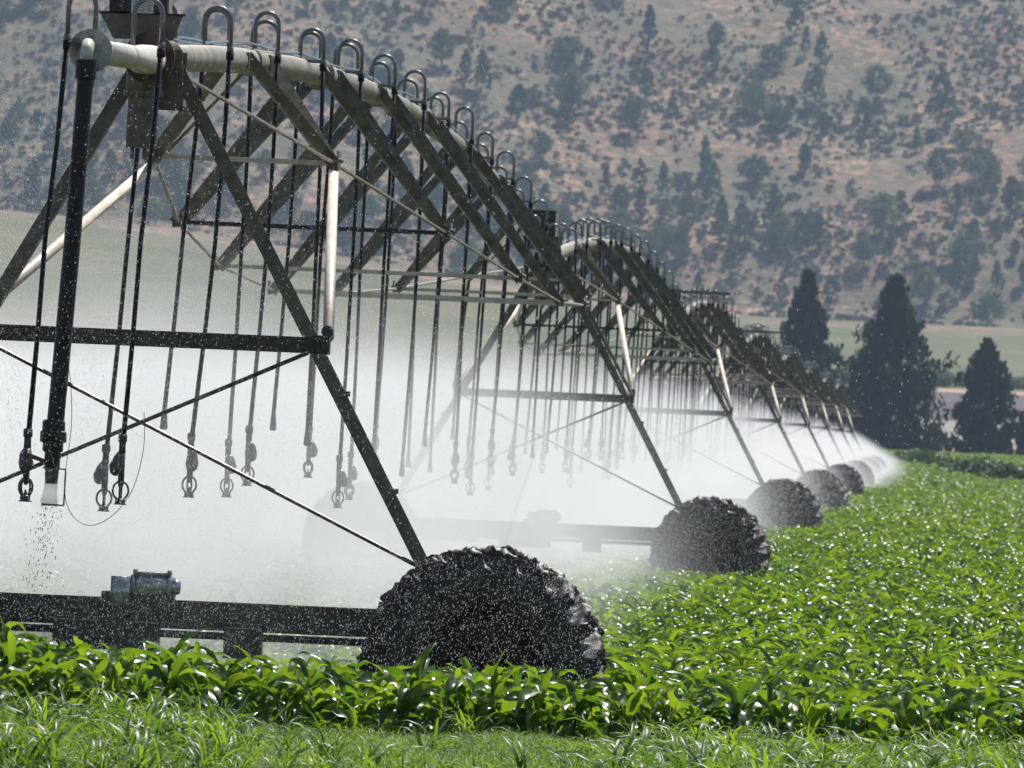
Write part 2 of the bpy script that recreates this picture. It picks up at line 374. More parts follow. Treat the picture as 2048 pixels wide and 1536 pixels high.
    if k == 0:
        g = MB(); lx, lz, ly = X0 - .085, b0 + 4.375, y - .153
        g.box((lx, ly, lz), (.132, .003, .145))
        for (cx, w_) in ((-.042, .036), (-.004, .020), (.036, .038)): g.box((lx + cx, ly - .002, lz + .055), (w_, .002, .011), mi=1)
        for r_ in range(7):
            for c_ in range(3): g.box((lx - .042 + .041 * c_ + random.uniform(-.003, .003), ly - .002, lz + .034 - r_ * .015), (random.uniform(.02, .036), .002, .0035), mi=1)
        o = part(g, 'warning_label', [M['paper'], M['ink']], (lx, ly, lz), bx); o['label'] = 'white label sheet with rows of small dark print'

# spans: pipe, trusses, goosenecks with hanging sprinkler hoses
def span(k):
    sub = 32; b = MB()
    path = [pipe_pt(k, i / sub) for i in range(sub + 1)]
    path[0] = pipe_pt(k, 0) + Vector((0, .06, 0))
    b.tube(path, .084, 20)
    for j in range(0, 9):
        p = pipe_pt(k, max(.008, min(.992, j / 8))); q = p + Vector((0, .02, 0)); b.tube([p - Vector((0, .02, 0)), q], .118 if j % 2 == 0 else .098, 20)
    for j in range(1, 9, 2):                                     # rust-stained drain bosses under the joints
        p = pipe_pt(k, j / 8 + .04); b.tube([p + Vector((0, 0, -.05)), p + Vector((0, 0, -.115))], [.075, .045], 12)
    pp = part(b, 'span_pipe', M['pipe'], pipe_pt(k, .5), smooth_=True)
    c = MB()
    for rr, ph in ((.010, 0), (.008, 2.0)):
        c.tube([pipe_pt(k, t) + Vector((.03 * math.sin(t * 40 + ph) + (.02 if ph else -.03), 0, .096 + .016 * math.sin(t * 55 + ph) + .01)) for t in np.linspace(.01, .99, 90)], rr, 5)
    part(c, 'power_cable', M['cable'], pipe_pt(k, .5), pp)
    J = {}
    for s in (-1, 1):
        for j in range(7):
            base = pipe_pt(k, (j + 1) / 8); g0 = base.z - (ZP + .64 * 4 * ((j + 1) / 8) * (1 - (j + 1) / 8))
            J[s, j] = Vector((X0 + s * OFF[j], base.y, g0 + ZJ[j]))
    for j in range(7):
        for grp in ([(-1,), (1,)] if k < 3 else [(-1, 1)]):
            g = MB()
            for s in grp:
                for dy in (-.86, .86):
                    t = (j + 1) / 8 + dy / L; p = pipe_pt(k, t) + Vector((s * .07, 0, .03))
                    g.angle(p, J[s, j] + Vector((0, .03 * (1 if dy > 0 else -1), 0)), .074 if k == 0 else .074, .008, up=(0, -1, .2), flip=s)
                g.box(J[s, j], (.05, .16, .07))
                if k < 2:
                    g.box(J[s, j] + Vector((s * .03, 0, .02)), (.012, .24, .12))
                    for by in (-.09, -.03, .03, .09): g.tube([J[s, j] + Vector((s * .02, by, .02)), J[s, j] + Vector((s * .055, by, .02))], .012, 6)
                    for dy in (-.86, .86):
                        t = (j + 1) / 8 + dy / L; q = pipe_pt(k, t) + Vector((s * .075, 0, .0)); g.box(q, (.03, .16, .10)); g.tube([q, q + Vector((s * .03, 0, 0))], .014, 6)
            part(g, 'truss_brace', M['galv'], J[grp[0], j])
        g = MB(); g.bar(J[-1, j], J[1, j], .035, .032); part(g, 'cross_strut', M['cream'] if j % 3 == 0 or j in (2, 4, 5) else M['dark'], (X0, J[1, j].y, J[1, j].z))
    for s in (-1, 1):
        g = MB(); a = pipe_pt(k, 0) + Vector((s * .16, .15, -.10)); z_ = pipe_pt(k, 1) + Vector((s * .16, -.15, -.10))
        g.tube([a] + [J[s, j] for j in range(7)] + [z_], .0135 if k == 0 else .015, 6); part(g, 'truss_rod', M['pipe'], J[s, 3])
        y = Y0 + L * k; b0 = zg(y)
        g = MB(); g.tube([J[s, 0] + Vector((0, -.02, -.06)), (X0 + s * 1.06, y + .14, b0 + 2.47)], .034, 14); part(g, 'brace_tube', M['cream'], (X0 + s * .8, y + 3, b0 + 3), smooth_=True)
        if k > 0:
            g = MB(); q = J_prev[s, 6]; g.tube([q + Vector((0, .02, -.06)), (X0 + s * 1.06, y - .14, b0 + 2.47)], .02, 10); part(g, 'brace_tube', M['galv'], (X0 + s * .8, y - 3, b0 + 3), smooth_=True)
    return J
J_prev = None; ALLJ = []
for k in range(NT):
    J_prev = span(k)

# overhang beyond the end tower with flange, and the big drop hose
e0 = pipe_pt(0, 0)
g = MB(); FL = Vector((X0 - .02, 43.2, 3.92))
g.tube([FL + Vector((0, .02, 0)), (X0 - .01, 45.6, 4.0), (X0, 45.75, 4.0), (X0, 46.9, e0.z)], [.066, .068, .084, .084], 20)
end_pipe = part(g, 'end_pipe', M['stub'], (X0, 45, 4.0), smooth_=True)
g = MB(); g.tube([FL - Vector((0, .012, 0)), FL + Vector((0, .012, 0))], .118, 36)
for i in range(8):
    a = i * math.pi / 4 + .2; c = FL + Vector((math.cos(a) * .095, 0, math.sin(a) * .095)); g.tube([c - Vector((0, .026, 0)), c + Vector((0, .03, 0))], .010, 6)
part(g, 'end_flange', M['flange'], FL, end_pipe)
g = MB(); E = FL + Vector((-.01, -.06, 0))
g.tube([FL + Vector((0, -.01, .01)), E + Vector((0, 0, .03)), E + Vector((0, -.04, -.005)), E + Vector((0, -.045, -.06))], [.034, .036, .035, .034], 14)
part(g, 'elbow', M['stub'], E, end_pipe, True)
hb = Vector((-4.685, 43.1, 1.86)); ht = E + Vector((0, -.045, -.035))
g = MB(); g.tube([ht + Vector((0, 0, -.02)), ht + Vector((0, 0, -.12)), ht + Vector((0, 0, -.125)), ht + Vector((0, 0, -.17))], [.058, .058, .047, .047], 16)
g.tube([ht + Vector((0, 0, -.1)), ht.lerp(hb, .5) + Vector((.008, 0, 0)), hb], [.044, .046, .047], 16)
hz = lambda dz: hb + Vector((-.006, 0, dz))
g.tube([hz(.06), hz(.05), hz(0.0), hz(-.005), hz(-.06), hz(-.065), hz(-.11), hz(-.115), hz(-.20)], [.052, .062, .062, .072, .072, .056, .056, .044, .042], 16)
big = part(g, 'drop_hose', M['rubber'], ht, smooth_=False); big['label'] = 'thick black hose hanging from the flanged pipe end'
g = MB(); v = hz(-.17)
g.bar(v + Vector((-.03, -.01, 0)), v + Vector((-.13, -.01, .035)), .03, .022)
part(g, 'valve_handle', mat('red_handle', (.10, .03, .025), .5), v, big)
nz = hz(-.20); g = MB(); g.tube([nz, nz + Vector((0, 0, -.085))], [.040, .034], 14)
f1 = nz + Vector((.0, -.0, -.02))
for a, b_ in (((-.05, .02), (.075, .015)), ((.075, .015), (.072, -.18)), ((.072, -.18), (-.05, -.175))):
    g.tube([f1 + Vector((a[0], 0, a[1])), f1 + Vector((b_[0], 0, b_[1]))], .0045, 6)
g.tube([f1 + Vector((-.0, 0, -.176)), f1 + Vector((-.0, 0, -.184))], .05, 16)
part(g, 'splash_sprinkler', M['grey'], nz, big)
# wires hanging between drops
def spline(P, k=8):
    P = [P[0]] + list(P) + [P[-1]]; out = []
    for i in range(1, len(P) - 2):
        for j in range(k):
            t = j / k; a, b, c, d = P[i - 1], P[i], P[i + 1], P[i + 2]
            out.append(.5 * ((2 * b) + (c - a) * t + (2 * a - 5 * b + 4 * c - d) * t * t + (3 * b - a - 3 * c + d) * t ** 3))
    return out + [P[-2]]
g = MB(); g.tube(spline([nz + Vector((.07, 0, -.05)), nz + Vector((.085, 0, -.18)), nz + Vector((.14, 0, -.27)), nz + Vector((.23, 0, -.30)), nz + Vector((.34, 0, -.24)), nz + Vector((.44, 0, -.10)), nz + Vector((.49, 0, .12)), nz + Vector((.485, 0, .32))]), .0022, 5)
part(g, 'loose_wire', M['grey'], nz, big)
g = MB(); p_ = ht + Vector((.03, 0, -1.45)); g.tube(spline([hz(.45) + Vector((.03, 0, 0)), hz(.3) + Vector((.075, 0, 0)), hz(.05) + Vector((.095, 0, 0)), hz(-.2) + Vector((.075, 0, 0)), nz + Vector((.072, 0, -.03))]), .002, 5)
part(g, 'loose_wire', M['grey'], hb, big)

# sprinkler drops
def wt_mesh():
    b = MB(); b.tube([(0, 0, 0), (0, 0, -.01), (0, 0, -.045), (0, 0, -.05), (0, 0, -.11)], [.022, .026, .026, .019, .021], 10)
    b.tube([(.006, 0, -.11), (.012, -.01, -.14), (.03, -.01, -.19), (.03, -.01, -.225), (.03, -.01, -.24)], [.022, .034, .042, .034, .012], 10)
    b.tube([(0, 0, -.1), (0, 0, -.27)], [.02, .019], 8)
    o = b.build('w', M['grey'], smooth_=True); me = o.data; me.name = 'drop_weight'; bpy.data.objects.remove(o); return me
def hd_mesh():
    b = MB(); n = 18
    b.tube([(0, 0, 0), (0, 0, -.035), (0, 0, -.05)], [.018, .016, .008], 10)
    for rot in (0, math.pi / 2):
        pts = []
        for i in range(n + 1):
            a = math.pi * 2 * i / n; pts.append((math.cos(rot) * .045 * math.sin(a), math.sin(rot) * .045 * math.sin(a), -.062 + .052 * math.cos(a)))
        b.tube(pts, .0065, 6, cap=False)
    b.tube([(0, 0, -.105), (0, 0, -.112), (0, 0, -.135), (0, 0, -.136), (0, 0, -.142)], [.022, .030, .028, .038, .036], 14)
    b.tube([(0, 0, -.11), (0, 0, -.075)], [.014, .004], 8)
    o = b.build('h', M['grey'], smooth_=True); me = o.data; me.name = 'sprinkler_head'; bpy.data.objects.remove(o); return me
WT, HD = wt_mesh(), hd_mesh()
def neck(b, top, s, y, w=.17, h=.24):
    r = w / 2
    pts = [(top.x, y, top.z - .03), (top.x, y, top.z + h - r)]
    for i in range(1, 9):
        a = math.pi * i / 8; pts.append((top.x + s * (r - r * math.cos(a)), y, top.z + h - r + r * math.sin(a)))
    pts.append((top.x + s * w, y, top.z - .02)); b.tube(pts, .0145, 8)
    b.tube([(top.x + s * w, y, top.z + .0), (top.x + s * w, y, top.z - .04)], .021, 8)
    return Vector((top.x + s * w, y, top.z - .035))
drops = []
def add_drop(y, s, k, idx, zb, full=True, bulk=None, two=False):
    if y < Y0: top = Vector((X0 - (.07 if s < 0 else .0), y, 4.0 + .07 + (y - 45) * .03))
    else: p = pipe_pt(k, (y - Y0 - L * k) / L); top = p + Vector((0, 0, .08))
    lean = random.uniform(.042, .062) if y < 53 else random.uniform(.0, .045); jx = random.uniform(-.02, .02)
    g = MB(); st = neck(g, top, s, y, w=random.uniform(.15, .185), h=random.uniform(.21, .27))
    if s > 0 and random.random() < .45:                          # pale arm across the pipe
        g.bar(st + Vector((-.17, -.02, .02)), st + Vector((.0, -.02, .015)), .028, .022)
    ln = st.z - zb; bt = Vector((st.x - lean * ln + jx, y + random.uniform(-.08, .08), zb))
    mid = st.lerp(bt, .5) + Vector((random.uniform(-.015, .03), 0, 0))
    hz_ = [st + Vector((0, 0, .01)), st.lerp(mid, .5) + Vector((.006, 0, 0)), mid, mid.lerp(bt, .5) + Vector((.003, 0, 0)), bt]
    hh = MB(); hh.tube(hz_, [.016, .0138, .0138, .0138, .015], 6 if not full else 8); hh.tube([st + Vector((0, 0, .0)), st + Vector((0, 0, -.05))], .025, 8)
    if full:
        o = part(hh, 'sprinkler_drop', M['rubber'], st, smooth_=True)
        part(g, 'gooseneck', M['neck'], st, o, True)
        bare = y > 48 and random.random() < .3
        if bare:
            q = MB(); q.tube([bt, bt + Vector((0, 0, -.05)), bt + Vector((0, 0, -.12)), bt + Vector((0, 0, -.13))], [.016, .020, .026, .014], 8); e_ = q.build('nozzle', M['grey'], loc=bt); e_.parent = o; e_.location = bt - st
        for nm, me, dz in () if bare else (('drop_weight', WT, .02), ('sprinkler_head', HD, -.24)):
            c = bpy.data.objects.new(nm, me); COL.objects.link(c); c.parent = o; c.location = bt - st + Vector((-.004, 0, dz)); c.rotation_euler[2] = random.uniform(0, 6.3)
    else:
        for V_, mi_ in ((hh, 0), (g, 1)):
            nf = 0
            for arr in V_.v: pass
            bulk.add(np.concatenate(V_.v), V_.f, mi_)
        bulk.tube([bt, bt + Vector((0, 0, -.2)), bt + Vector((0, 0, -.24)), bt + Vector((0, 0, -.36))], [.02, .035, .012, .035], 6)
allp = [(43.85, -1, 0), (45.25, 1, 0)]
for k in range(NT):
    n_ = 26
    for i in range(n_): allp.append((Y0 + L * k + L * (i + .5) / n_ + random.uniform(-.12, .12), 1 if i % 2 else -1, k))
bulk = MB()
for i, (y, s, k) in enumerate(allp):
    zb = 1.86 + random.uniform(-.20, .17) + zg(y)
    add_drop(y, s, k, i, zb, full=i < 97, bulk=bulk)
o = part(bulk, 'sprinkler_drops', [M['rubber'], M['neck']], pipe_pt(5, .5)); o['kind'] = 'stuff'; o['label'] = 'hanging hoses of the far spans'
# short boom arms on the far towers and the pivot point
for (k, dz, ln) in ((1, .0, 0.0), (2, .25, 1.1), (3, .25, 1.5), (4, .25, 1.2), (5, .25, 1.6)):
    if ln == 0: continue
    y = Y0 + L * k - 6; p = pipe_pt(k - 1, .88) + Vector((0, 0, dz - .1))
    g = MB(); g.bar(p + Vector((-.2, 0, 0)), p + Vector((ln, 0, 0)), .045, .045); g.bar(p + Vector((0, 0, -.15)), p, .04, .04)
    g.tube([p + Vector((ln - .1, 0, 0)), p + Vector((ln - .12, 0, -.7))], .012, 6); part(g, 'boom_arm', M['galv'], p)
yp = Y0 + L * NT; zb = zg(yp)
g = MB()
for sx in (-1, 1):
    for sy in (-1, 1): g.angle((X0 + sx * 1.1, yp + sy * 1.1, zb), (X0 + sx * .15, yp + sy * .15, zb + 3.9), .1, .012)
g.tube([(X0, yp, zb), (X0, yp, zb + 4.1)], .1, 14); g.box((X0 + .1, yp - .9, zb + 1.1), (.6, .35, 1.2)); g.box((X0, yp, zb + .1), (2.6, 2.6, .2))
part(g, 'pivot_stand', M['galv'], (X0, yp, zb))

# ------------------------------------------------------------------ plants
def leaf_strip(mb, base, az, length, width, rise, droop, seg=8, wav=.0, twist=0.0, fold=.35):
    """arching blade: three vertices across, folded along the midrib"""
    V = []; p = np.array(base, float); ang = rise
    d = np.array([math.cos(az), math.sin(az), 0]); sd0 = np.array([-math.sin(az), math.cos(az), 0]); step = length / seg
    for i in range(seg + 1):
        t = i / seg; w = width * (.35 + .65 * math.sin(min(1, t * 2.2) * math.pi / 2)) * (1 - t ** 2.6) + .0005
        tdir = d * math.cos(ang) + np.array([0, 0, 1]) * math.sin(ang); nrm = -d * math.sin(ang) + np.array([0, 0, 1]) * math.cos(ang)
        tw = twist * t; sd = sd0 * math.cos(tw) + nrm * math.sin(tw); up = nrm * math.cos(tw) - sd0 * math.sin(tw)
        wv = wav * math.sin(t * 17 + az * 3) * w; wv2 = wav * math.sin(t * 14 + az * 5 + 2) * w
        V += [p + sd * w / 2 + up * (fold * w / 2 + wv), p, p - sd * w / 2 + up * (fold * w / 2 + wv2)]
        p = p + tdir * step; ang -= droop / seg * (0.5 + 1.2 * t)
    Fc = []
    for i in range(seg):
        a = i * 3; Fc += [(a, a + 1, a + 4, a + 3), (a + 1, a + 2, a + 5, a + 4)]
    mb.add(V, Fc)
def corn_mesh(seed, h=.5, seg=8, wf=1.0, nl=10, wild=0.0):
    r = random.Random(seed); b = MB()
    lean = (r.uniform(-.05, .05), r.uniform(-.05, .05))
    b.tube([(0, 0, -.08), (lean[0] * .4, lean[1] * .4, h * .35), (lean[0], lean[1], h * .72)], [.016, .013, .006], 5, cap=False)
    az0 = r.uniform(0, 6.28); 
    for i in range(nl):
        t = .12 + .70 * i / (nl - 1); az = az0 + (i % 2) * math.pi + r.uniform(-.5, .5)
        ln = h * (.6 + .62 * math.sin(math.pi * min(1, t * 1.15))) * r.uniform(.75, 1.2)
        leaf_strip(b, (lean[0] * t, lean[1] * t, h * t), az, ln, wf * .075 * r.uniform(.8, 1.2) * (.6 + .6 * math.sin(math.pi * t)) , r.uniform(.65 - wild, 1.3) + .3 * t, r.uniform(1.5, 3.3), seg, .3, r.uniform(-1.6, 1.6), .5)
    o = b.build('corn', M['corn'], smooth_=True); me = o.data; me.name = 'corn_plant'; bpy.data.objects.remove(o); return me
CORN = [corn_mesh(i, .46 + .04 * (i % 3 - 1), 8, .80, 11, .15) for i in range(14)]
CORNF = [corn_mesh(300 + i, .29 + .03 * (i % 3), 8, .86, 8 + i % 2, .45) for i in range(14)]
CORNLO = [corn_mesh(50 + i, .48, 4, .85, 10, .15) for i in range(5)]

def scatter(name, pts, rots, scls, idx, meshes, label, colname):
    """instances on points through geometry nodes: one object of uncountable stuff"""
    c = bpy.data.collections.new(colname)
    for i, me in enumerate(meshes):
        o = bpy.data.objects.new('%s_source' % name, me); c.objects.link(o); o.name = '%s_%02d' % (colname, i)
    me = bpy.data.meshes.new(name); me.vertices.add(len(pts)); me.vertices.foreach_set('co', np.asarray(pts, np.float32).ravel())
    a = me.attributes.new('rot', 'FLOAT_VECTOR', 'POINT'); a.data.foreach_set('vector', np.asarray(rots, np.float32).ravel())
    a = me.attributes.new('scl', 'FLOAT', 'POINT'); a.data.foreach_set('value', np.asarray(scls, np.float32).ravel())
    a = me.attributes.new('pick', 'INT', 'POINT'); a.data.foreach_set('value', np.asarray(idx, np.int32).ravel())
    ob = bpy.data.objects.new(name, me); COL.objects.link(ob); tag(ob, label, None, None, 'stuff')
    ng = bpy.data.node_groups.new(name, 'GeometryNodeTree')
    ng.interface.new_socket('Geometry', in_out='INPUT', socket_type='NodeSocketGeometry'); ng.interface.new_socket('Geometry', in_out='OUTPUT', socket_type='NodeSocketGeometry')
    N = ng.nodes; gi = N.new('NodeGroupInput'); go = N.new('NodeGroupOutput')
    mp = N.new('GeometryNodeMeshToPoints'); ip = N.new('GeometryNodeInstanceOnPoints'); ci = N.new('GeometryNodeCollectionInfo')
    ci.inputs['Collection'].default_value = c; ci.inputs['Separate Children'].default_value = True; ci.inputs['Reset Children'].default_value = True
    ip.inputs['Pick Instance'].default_value = True
    def attr(nm, ty):
        n = N.new('GeometryNodeInputNamedAttribute'); n.data_type = ty; n.inputs[0].default_value = nm
        return next(x for x in n.outputs if x.enabled and x.name == 'Attribute')
    ln = ng.links.new
    ln(gi.outputs[0], mp.inputs[0]); ln(mp.outputs[0], ip.inputs['Points']); ln(ci.outputs[0], ip.inputs['Instance'])
    ln(attr('rot', 'FLOAT_VECTOR'), ip.inputs['Rotation']); ln(attr('scl', 'FLOAT'), ip.inputs['Scale']); ln(attr('pick', 'INT'), ip.inputs['Instance Index'])
    ln(ip.outputs[0], go.inputs[0])
    md = ob.modifiers.new('scatter', 'NODES'); md.node_group = ng
    return ob

# corn: rows roughly along X, jittered; wheel lanes left free
near, near_s, far = [], [], []
rr = random.Random(3)
y = 41.7
while y < 632:
    row = .21 if y < 46 else .27 if y < 150 else (.5 if y < 300 else .75)
    sp = .13 if y < 46 else .145 if y < 150 else (.30 if y < 300 else .45)
    if any(abs(y - (Y0 + L * k - .3)) < .28 for k in range(NT)): y += row * .5; continue
    xa, xb = -.125 * y - 2.5, .022 * y + 2.5 + (1.5 if y < 60 else 0)
    x = xa
    while x < xb:
        px, py = x + rr.uniform(-.09, .09), y + rr.uniform(-.12, .12)
        ey = edge_y(px)
        gap = (ey - 6 < py < ey + 10)
        if not gap and rr.random() > .05 and py > 41.85 + .65 * noise.noise((px * .9, 3, 3)):
            sc = rr.uniform(.6, 1.0) * ((.98 if y < 44.2 else 1.02) if y < 46.2 else (.74 if y < 110 else .80 if y < 300 else 1.0)) * (1 + .38 * smooth(-3.4, -4.6, -abs(px)) if False else 1 + .12 * (1 - smooth(-4.7, -3.5, px)) if y < 46 else 1)
            if y < 48 and -.120 * y - .1 < px < .0165 * y: near.append((px, py, sc))
            else: far.append((px, py, sc, 2 if y < 46.3 else 0 if y < 75 else 1))
        x += sp * rr.uniform(.75, 1.25)
    y += row
near.sort(key=lambda t: t[1]); extra = near[295:]; near = near[:295]
far += [(a, b, c, 2 if b < 46.3 else 0) for a, b, c in extra]
for i, (x, y, sc) in enumerate(near):
    o = bpy.data.objects.new('corn_plant', (CORNF if y < 46.3 else CORN)[rr.randrange(14)]); COL.objects.link(o); z = ground(x, y)
    o.location = (x, y, z); o.rotation_euler = (rr.uniform(-.28, .28), rr.uniform(-.28, .28), rr.uniform(0, 6.28)); o.scale = (sc, sc, sc * rr.uniform(.9, 1.1))
    tag(o, 'young broad-leaved corn plant in the rows nearest the grassy field edge', 'corn plant', 'corn plants of the nearest rows')
for (x, y, sc, lb) in ((-4.93, 42.9, .80, 'tall corn plant whose long leaf arches over its neighbours at the left edge'), (-4.30, 42.8, .66, 'upright corn plant standing above the row below the drive motor'), (-3.70, 42.8, .68, 'large corn plant with bent shining leaves left of the nearest wheel')):
    o = bpy.data.objects.new('corn_plant', CORN[2 if x < -5 else 5]); COL.objects.link(o); o.location = (x, y, ground(x, y)); o.scale = (sc,) * 3; o.rotation_euler[2] = x * 3
    tag(o, lb, 'corn plant', 'corn plants of the nearest rows')
N_ = len(far)
scatter('corn_field', [(a, b, ground(a, b)) for a, b, c, d in far], [(rr.uniform(-.12, .12), rr.uniform(-.12, .12), rr.uniform(0, 6.28)) for _ in far], [c for a, b, c, d in far],
        [rr.randrange(14) if d == 0 else (14 + rr.randrange(5) if d == 1 else 19 + rr.randrange(14)) for a, b, c, d in far], CORN + CORNLO + CORNF, 'dense green field of young corn', 'corn_src')

# verge grass
def tuft(seed, n, h, w, spread, droop=(1.0, 2.4)):
    r = random.Random(seed); b = MB()
    for i in range(n):
        a = r.uniform(0, 6.28); q = spread * math.sqrt(r.random())
        leaf_strip(b, (q * math.cos(a), q * math.sin(a), -.01), r.uniform(0, 6.28), h * r.uniform(.55, 1.2), w * r.uniform(.7, 1.3), r.uniform(.9, 1.5), r.uniform(*droop), 5, 0, r.uniform(-.8, .8), .3)
    o = b.build('t', M['grass'], smooth_=True); me = o.data; me.name = 'grass_tuft'; bpy.data.objects.remove(o); return me
G = [tuft(i, 50, .10, .0045, .11) for i in range(4)] + [tuft(9 + i, 26, .30, .011, .08, (1.3, 2.8)) for i in range(3)] + [tuft(19 + i, 9, .40, .022, .05, (1.6, 3.0)) for i in range(3)]
pts, ro, sc, ix = [], [], [], []
for _ in range(10500):
    x = rr.uniform(-8, 3.6); y = 34.5 + 9.3 * rr.random() ** .7
    q = noise.noise((x * .7, y * .5, 9)); side = smooth(.7, 1.3, abs(x + 2.35))
    t = rr.random(); long_ = .06 + .42 * side + .3 * q
    if y > 41.9 and rr.random() < .6: continue
    if y > 38.9 + 2.3 * side and t < long_ and rr.random() < .8: t = 1
    i = rr.randrange(4) if t > long_ else (4 + rr.randrange(3) if rr.random() < .62 else 7 + rr.randrange(3))
    pts.append((x, y, ground(x, y))); ro.append((rr.uniform(-.15, .15), rr.uniform(-.15, .15), rr.uniform(0, 6.28))); sc.append(rr.uniform(.6, 1.15) * (.92 if i > 3 else 1)); ix.append(i)
scatter('grass', pts, ro, sc, ix, G, 'green grass of the field verge', 'grass_src')

# foliage blobs made of many leaf faces
ENV = {'steps': [(0, .92), (.12, 1), (.3, .9), (.42, .72), (.55, .70), (.62, .52), (.78, .36), (.86, .26), (.92, .12), (1, .02)],
       'broad': [(0, .9), (.1, 1), (.3, .93), (.45, .80), (.55, .72), (.62, .50), (.72, .40), (.80, .31), (.88, .2), (.94, .1), (1, .02)],
       'post': [(0, .75), (.12, .8), (.3, .95), (.5, 1), (.7, .78), (.82, .5), (.92, .24), (1, .04)]}
def crown_mesh(seed, name, shape, nclump, nleaf, leaf, mm, hgt, rad, z0=0.0):
    r = np.random.default_rng(seed); C = []
    for i in range(nclump):
        t = r.random() ** (1.35 if shape in ENV else .8 if shape == 'cone' else .7)
        if shape in ENV: env = float(np.interp(t, *zip(*ENV[shape]))) * (1 + .30 * math.sin(i * 12.9))
        elif shape == 'cone': env = (1 - t) ** .72 * (.55 + .45 * math.sin(min(1, t * 6 + .25) * math.pi / 2)) + .05
        elif shape == 'column': env = math.sin(math.pi * min(.97, t * .9 + .12)) ** .5 * .95
        else: env = math.sqrt(max(.02, 1 - (2 * t - 1) ** 2)) * (1 if shape == 'round' else .9)
        a = r.uniform(0, 6.283); q = env * rad * (1.0 - .65 * r.random() ** 1.6) * r.uniform(.85, 1.15)
        C.append((q * math.cos(a), q * math.sin(a), z0 + t * hgt, max(.35, env)))
    V = np.zeros((nclump * nleaf * 4, 3), np.float32); k = 0
    cs = rad * (.16 if shape == 'cone' else (.13 if shape in ENV else .24))
    for cx, cy, cz, e in C:
        cc = cs * (.45 + .6 * e)
        o = r.normal(size=(nleaf, 3)) * np.array([cc, cc, cc * (1.0 if shape != 'cone' else .9)]) * .62 + (cx, cy, cz)
        u = r.normal(size=(nleaf, 3)); u /= np.linalg.norm(u, axis=1)[:, None]; w = r.normal(size=(nleaf, 3)); w = np.cross(u, w); w /= np.linalg.norm(w, axis=1)[:, None] + 1e-9
        if shape in ('cone', 'column') or shape in ENV: u[:, 2] = np.abs(u[:, 2]) + .8; u /= np.linalg.norm(u, axis=1)[:, None]
        s1 = leaf * r.uniform(.6, 1.5, (nleaf, 1)); s2 = s1 * .55
        V[k:k + nleaf * 4] = np.stack([o - u * s1, o + w * s2, o + u * s1, o - w * s2], 1).reshape(-1, 3); k += nleaf * 4
    me = fast_mesh(name, V, np.arange(len(V)).reshape(-1, 4), [mm]); return me
def trunk_mesh(h, r0, limbs=5, seed=0):
    q = random.Random(seed); b = MB(); b.tube([(0, 0, -.4), (.03 * h * q.uniform(-1, 1), 0, h * .45), (0, .02 * h, h)], [r0, r0 * .7, r0 * .15], 7)
    for i in range(limbs):
        t = .25 + .55 * i / limbs; a = q.uniform(0, 6.28); p = (0, 0, h * t); b.tube([p, (math.cos(a) * h * .16 * (1.2 - t), math.sin(a) * h * .16 * (1.2 - t), h * (t + .13))], [r0 * .4, r0 * .1], 5)
    o = b.build('tr', M['bark']); me = o.data; me.name = 'trunk'; bpy.data.objects.remove(o); return me

# tall dark conifers beyond the field: (px, y_top, y_base, half width px, distance, shape)
def world_at(px, py, D):
    dx, dy = px - XV, py - YV; c, s = math.cos(ROLL), math.sin(ROLL)
    u = dx * c + dy * s; v = -dx * s + dy * c
    return u / F * D, D, H - v / F * D
for i, (px, yt, yb, hw, D, shp, lb) in enumerate([
        (1615, 548, 880, 80, 668, 'steps', 'tall dark conifer behind the end of the irrigation pipe, leftmost of the tall trees'),
        (1790, 556, 893, 106, 655, 'broad', 'widest dark conifer with thin feathery top, standing between the two other tall trees'),
        (1975, 684, 905, 56, 650, 'post', 'narrow dark tree right of the widest conifer, shorter and column shaped'),
        (2066, 815, 908, 34, 655, 'post', 'small dark tree cut by the right edge of the photo'),
        (1705, 800, 890, 45, 690, 'round', 'low dull tree half hidden in spray between the two tallest conifers')]):
    px -= ROLL * (yb - yt) * .9; x, y, z = world_at(px, yb, D); g0 = ground(x, y); _, _, zt = world_at(px, yt, D); h = zt - g0; rd = hw / F * D
    e = tag(empty('conifer_tree' if shp != 'round' else 'tree', (x, y, g0)), lb, 'tree')
    cr = bpy.data.objects.new('crown', crown_mesh(40 + i, 'crown', shp, 480 if i < 2 else 300, 32, .25, M['cypress'], h * .98, rd, .15)); COL.objects.link(cr); cr.parent = e
    tr = bpy.data.objects.new('trunk', trunk_mesh(h * .9, .22, 8, i)); COL.objects.link(tr); tr.parent = e

# bushes along the far field edge
BM = [crown_mesh(80 + i, 'bush', 'round', 42, 40, .085, M['bush'], 1.0, .95, -.12) for i in range(4)]
bl = [(1800, .9), (1828, 1.15), (1850, 1.3), (1869, .8), (1905, .65), (1925, 1.0), (1944, 1.2), (1962, 1.35), (1984, 1.1), (2004, .9), (2030, 1.2), (2056, 1.0), (1775, .7)]
ORD = 'first second third fourth fifth sixth seventh eighth ninth tenth eleventh twelfth last'.split()
for i, (px, s_) in enumerate(bl):
    t = (2048 - px) / 268; Y = 375 + 150 * t; x = (px - 1850) / F * Y
    o = bpy.data.objects.new('bush', BM[i % 4]); COL.objects.link(o); o.location = (x, Y, ground(x, Y)); o.scale = (s_ * 1.3, s_ * 1.3, s_ * .92); o.rotation_euler[2] = i
    tag(o, '%s dark green bush from the left in the hedge at the far field edge' % ORD[sorted(bl).index((px, s_))], 'bush', 'bushes along the far edge of the corn')
